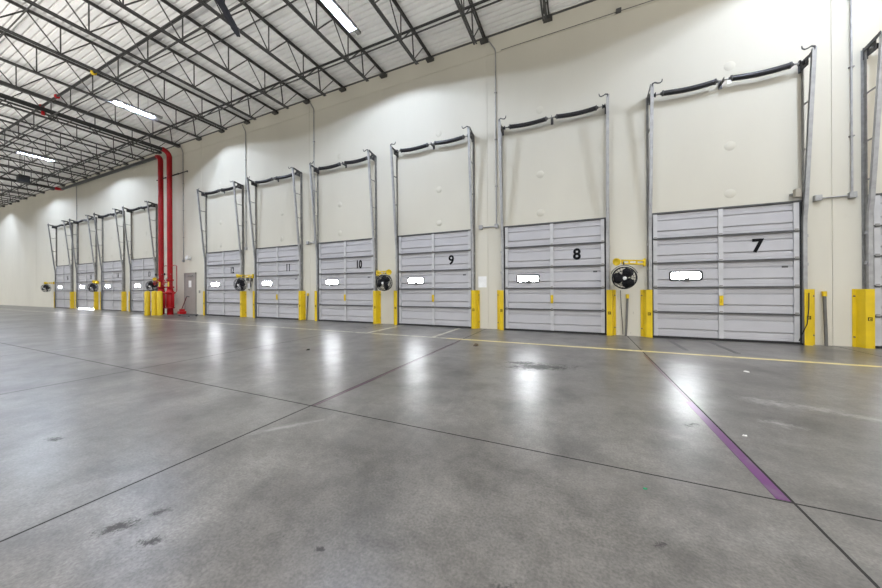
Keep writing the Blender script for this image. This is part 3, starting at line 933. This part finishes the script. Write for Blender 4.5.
def where(x):
    """plain words for the place on the dock wall where a joist ends"""
    best = min(DX, key=lambda n: abs(DX[n]-x))
    d = x-DX[best]
    if best == 6 or x > 4.5: return 'right of the door numbered seven'
    if abs(d) < .5: return 'straight above the door numbered %s' % NW[best]
    if best == 16 and d < -.5: return None
    if x < DX[12]-1 and x > DX[13]+1:
        k = round((DX[12]-x)/1.83)
        return ['', 'just left of door numbered twelve', 'midway between doors numbered thirteen and twelve', 'just right of door numbered thirteen'][k]
    other = best-1 if d > 0 else best+1
    if other == 6: return 'between door numbered seven and the right edge door'
    return 'between the doors numbered %s and %s' % (NW[max(best, other)], NW[min(best, other)])
words = ['first', 'second', 'third', 'fourth', 'fifth', 'sixth', 'seventh', 'eighth', 'ninth', 'tenth', 'eleventh', 'twelfth', 'thirteenth', 'fourteenth']
far = 0
for k in range(-2, 30):
    x = -.765-1.83*k
    wd = where(x)
    if wd is None:
        wd = 'left of door numbered sixteen, %s joist from that door' % words[far]
        far += 1
    e = empty('roof_joist', (x, 0, 0))
    tag(e, 'dark steel roof joist, wall end %s' % wd, 'roof joist', 'open web steel joists under the roof deck')
    inst('top_chord', ME_TOP, e); inst('bottom_chord', ME_BOT, e); inst('bearing_seat', ME_SEAT, e)
    inst('web_diagonal', ME_END, e); inst('web_vertical', ME_ENDV, e)
    for y in vy:
        inst('web_vertical', ME_VERT, e, (0, y, 0))
        inst('web_diagonal', ME_DIA, e, (0, y, 0)); inst('web_diagonal', ME_DIB, e, (0, y, 0))
# the girder that carries the inner joist ends
tag(MB().box(XL, XR, JY0-.12, JY0+.12, 8.78, 8.82).box(XL, XR, JY0-.01, JY0+.01, 8.1, 8.78).box(XL, XR, JY0-.12, JY0+.12, 8.06, 8.1).build('beam', M['joist']), kind='structure')

# bridging lines, tying the joists together along the wall
for y, z, r, lb in ((4.85, ZC-.06, .017, 'upper bridging bar across the joists, farther from the wall'), (4.80, ZB+.045, .018, 'lower bridging bar across the joists, farther from the wall'),
                    (7.28, ZB+.045, .014, 'lower bridging bar across the joists, close to the wall'), (5.75, ZC-.10, .012, 'thin conduit crossing under the deck between the bridging bars'),
                    (3.0, ZC-.08, .012, 'thin conduit crossing under the deck, innermost of the cross lines'), (1.2, ZB+.045, .02, 'lower bridging bar across the joists, nearest the camera')):
    o = MB().bar((-55, y, z), (3.2, y, z), r*2, r*2).build('bridging_bar', M['joist'])
    tag(o, lb, 'bridging bar', 'cross bars between the joists')

# thin cable with small box along the upper wall
e = empty('wall_cable', (0, D, 8.36))
tag(e, 'thin cable with a small dark box along the upper wall', 'cable')
MB().tube([(-2.1, -.012, -.02), (.5, -.012, -.01), (3.0, -.012, 0), (8, -.012, .02)], .007, 6).build('wire', M['dark_steel'], e)
MB().bevbox(.90, 1.02, -.06, 0, -.05, .05, .006).build('splice_box', M['dark_steel'], e)

# ------------------------------------------------------------------ linear high bay lights
LX0, LXP, LY0, LYP, LZ = -5.40, 9.86, 5.90, 9.76, 8.06
LL = 1.12
b = MB()
h = .020
b.box(-.125, .125, -LL/2-.03, LL/2+.03, .02, .06)
for s in (-1, 1): b.box(min(s*.125, s*.119), max(s*.125, s*.119), -LL/2-.03, LL/2+.03, -h, .02)
for s in (-1, 1): b.box(-.125, .125, min(s*(LL/2+.03), s*(LL/2+.023)), max(s*(LL/2+.03), s*(LL/2+.023)), -h, .02)
ME_HOUSE = b.mesh('housing', M['lamp_grey'])
ME_LENS = MB().tube([(-.05, -LL/2, .014), (-.05, LL/2, .014)], .006, 8).tube([(.05, -LL/2, .014), (.05, LL/2, .014)], .006, 8).mesh('lamp_lens', M['lamp'])
ME_DRV = MB().bevbox(-.06, .06, LL/2-.1, LL/2+.28, .06, .13, .005).mesh('driver_box', M['galv'])
ME_HANG = MB().tube([(0, -.4, .06), (0, -.4, ZT-LZ)], .004, 5).tube([(0, .4, .06), (0, .4, ZT-LZ)], .004, 5).mesh('hanger_wire', M['galv'])
LD = bpy.data.lights.new('tube_light', 'POINT')
LD.energy = LAMP; LD.color = (0.85, 0.965, 1.20); LD.shadow_soft_size = .008
seen = {(0, 0): 'largest lit one in the photo, above doors numbered ten and nine', (1, 0): 'lit one right of the red riser pipes', (2, 0): 'lit one far down the hall, smallest in the photo'}
rows = ['row nearest the dock wall', 'second row from the dock wall', 'third row from the dock wall', 'row farthest from the dock wall']
for j in range(2):
    for k in range(-1, 7):
        x, y = LX0-LXP*k, LY0-LYP*j
        e = empty('high_bay_light', (x, y, LZ))
        lb = 'linear high bay light, '+seen.get((k, j), '%s, %s from the right' % (rows[j], words[k+1]))
        tag(e, lb, 'ceiling light', 'linear high bay lights')
        inst('housing', ME_HOUSE, e); inst('lamp_lens', ME_LENS, e); inst('driver_box', ME_DRV, e); inst('hanger_wire', ME_HANG, e)
        for lx in (-.05, .05):
            for ly in (-.38, 0, .38):
                lo = bpy.data.objects.new('tube_light', LD)
                COL.objects.link(lo); lo.parent = e; lo.location = (lx, ly, .004)

# ------------------------------------------------------------------ big ceiling fan, only one blade tip reaches the photo
tipv = Vector((-6.75, 4.36, 6.765)); hubv = Vector((-4.64, 1.45, 6.765))
ang = math.atan2(tipv.y-hubv.y, tipv.x-hubv.x)
e = empty('ceiling_fan', hubv, ang)
tag(e, 'huge dark ceiling fan whose blade tip shows at the top edge', 'ceiling fan')
R = (tipv-hubv).length
b = MB()
sec = [(-.075, 0), (-.04, .02), (.02, .026), (.075, .006), (.075, -.002), (0, -.008)]
b.prism([(p[0], p[1]) for p in sec], 'x', .25, R-.22, Matrix.Rotation(radians(4), 4, 'X'))
ME_HB = b.mesh('fan_blade', M['fan_navy'])
ME_HT = MB().prism([(R-.22, -.075), (R-.22, .075), (R-.14, .06), (R, .045), (R, -.02)], 'z', -.012, .028).mesh('blade_tip', M['fan_navy'])
for k in range(6):
    bl = inst('fan_blade', ME_HB, e, (0, 0, 0), (0, 0, k*pi/3))
    inst('blade_tip', ME_HT, bl)
MB().lathe([(0, -.10), (.2, -.10), (.28, -.06), (.28, .05), (.2, .08), (.14, .1), (.14, .45), (.05, .5), (.05, ZC-6.765)], 24).build('motor_hub', M['fan_navy'], e)

# suspended heater far down the hall
e = empty('unit_heater', (-28.8, 6.3, 7.6))
tag(e, 'dark suspended heater hanging under the joists far down the hall', 'heater')
MB().bevbox(-.2, .2, -.2, .2, -.2, .2, .02).build('casing', M['black_rubber'], e)
for k in range(5): MB().bar((-.17, -.21, -.15+k*.07), (.17, -.21, -.15+k*.07), .03, .01).build('louvre', M['black_rubber'], e)
MB().tube([(-.2, 0, .2), (-.2, 0, ZT-7.6)], .012, 6).tube([(.2, 0, .2), (.2, 0, ZT-7.6)], .012, 6).build('hanger_rod', M['dark_steel'], e)

# ------------------------------------------------------------------ litter and marks on the slab
def scrap(px, py, mat, size, lb, cat='scrap', name='scrap'):
    x, y = ground(px, py)
    bm = MB()
    n = 9
    top = []
    for k in range(n):
        a = 2*pi*k/n
        rr = size*(0.6+0.5*random.random())
        top.append((rr*cos(a)*1.4, rr*sin(a)*.8))
    vs = [(p[0], p[1], .001) for p in top]+[(p[0]*.9, p[1]*.9, .004+.45*size*random.random()) for p in top]+[(0, 0, .5*size)]
    fs = [(k, (k+1) % n, n+(k+1) % n, n+k) for k in range(n)]+[(n+k, n+(k+1) % n, 2*n) for k in range(n)]+[list(range(n))[::-1]]
    bm.add(vs, fs)
    tag(bm.build(name, M[mat], None, (x, y, 0), (0, 0, random.random()*6)), lb, cat)
scrap(645, 489, 'green', .011, 'small shiny green plastic bit on the bare floor', 'litter', 'plastic_scrap')
scrap(747, 372, 'paper', .03, 'small white paper scrap on the floor past the yellow line', 'litter', 'paper_scrap')
scrap(745, 436, 'paper', .014, 'white crumpled scrap right of the purple stripe', 'litter', 'paper_scrap')
scrap(476, 345.5, 'brown', .07, 'flat brown scrap on the floor beside the yellow line', 'litter', 'leaf_scrap')
scrap(308, 350, 'black_rubber', .045, 'small dark scrap on the floor near door eleven', 'litter', 'rubber_scrap')
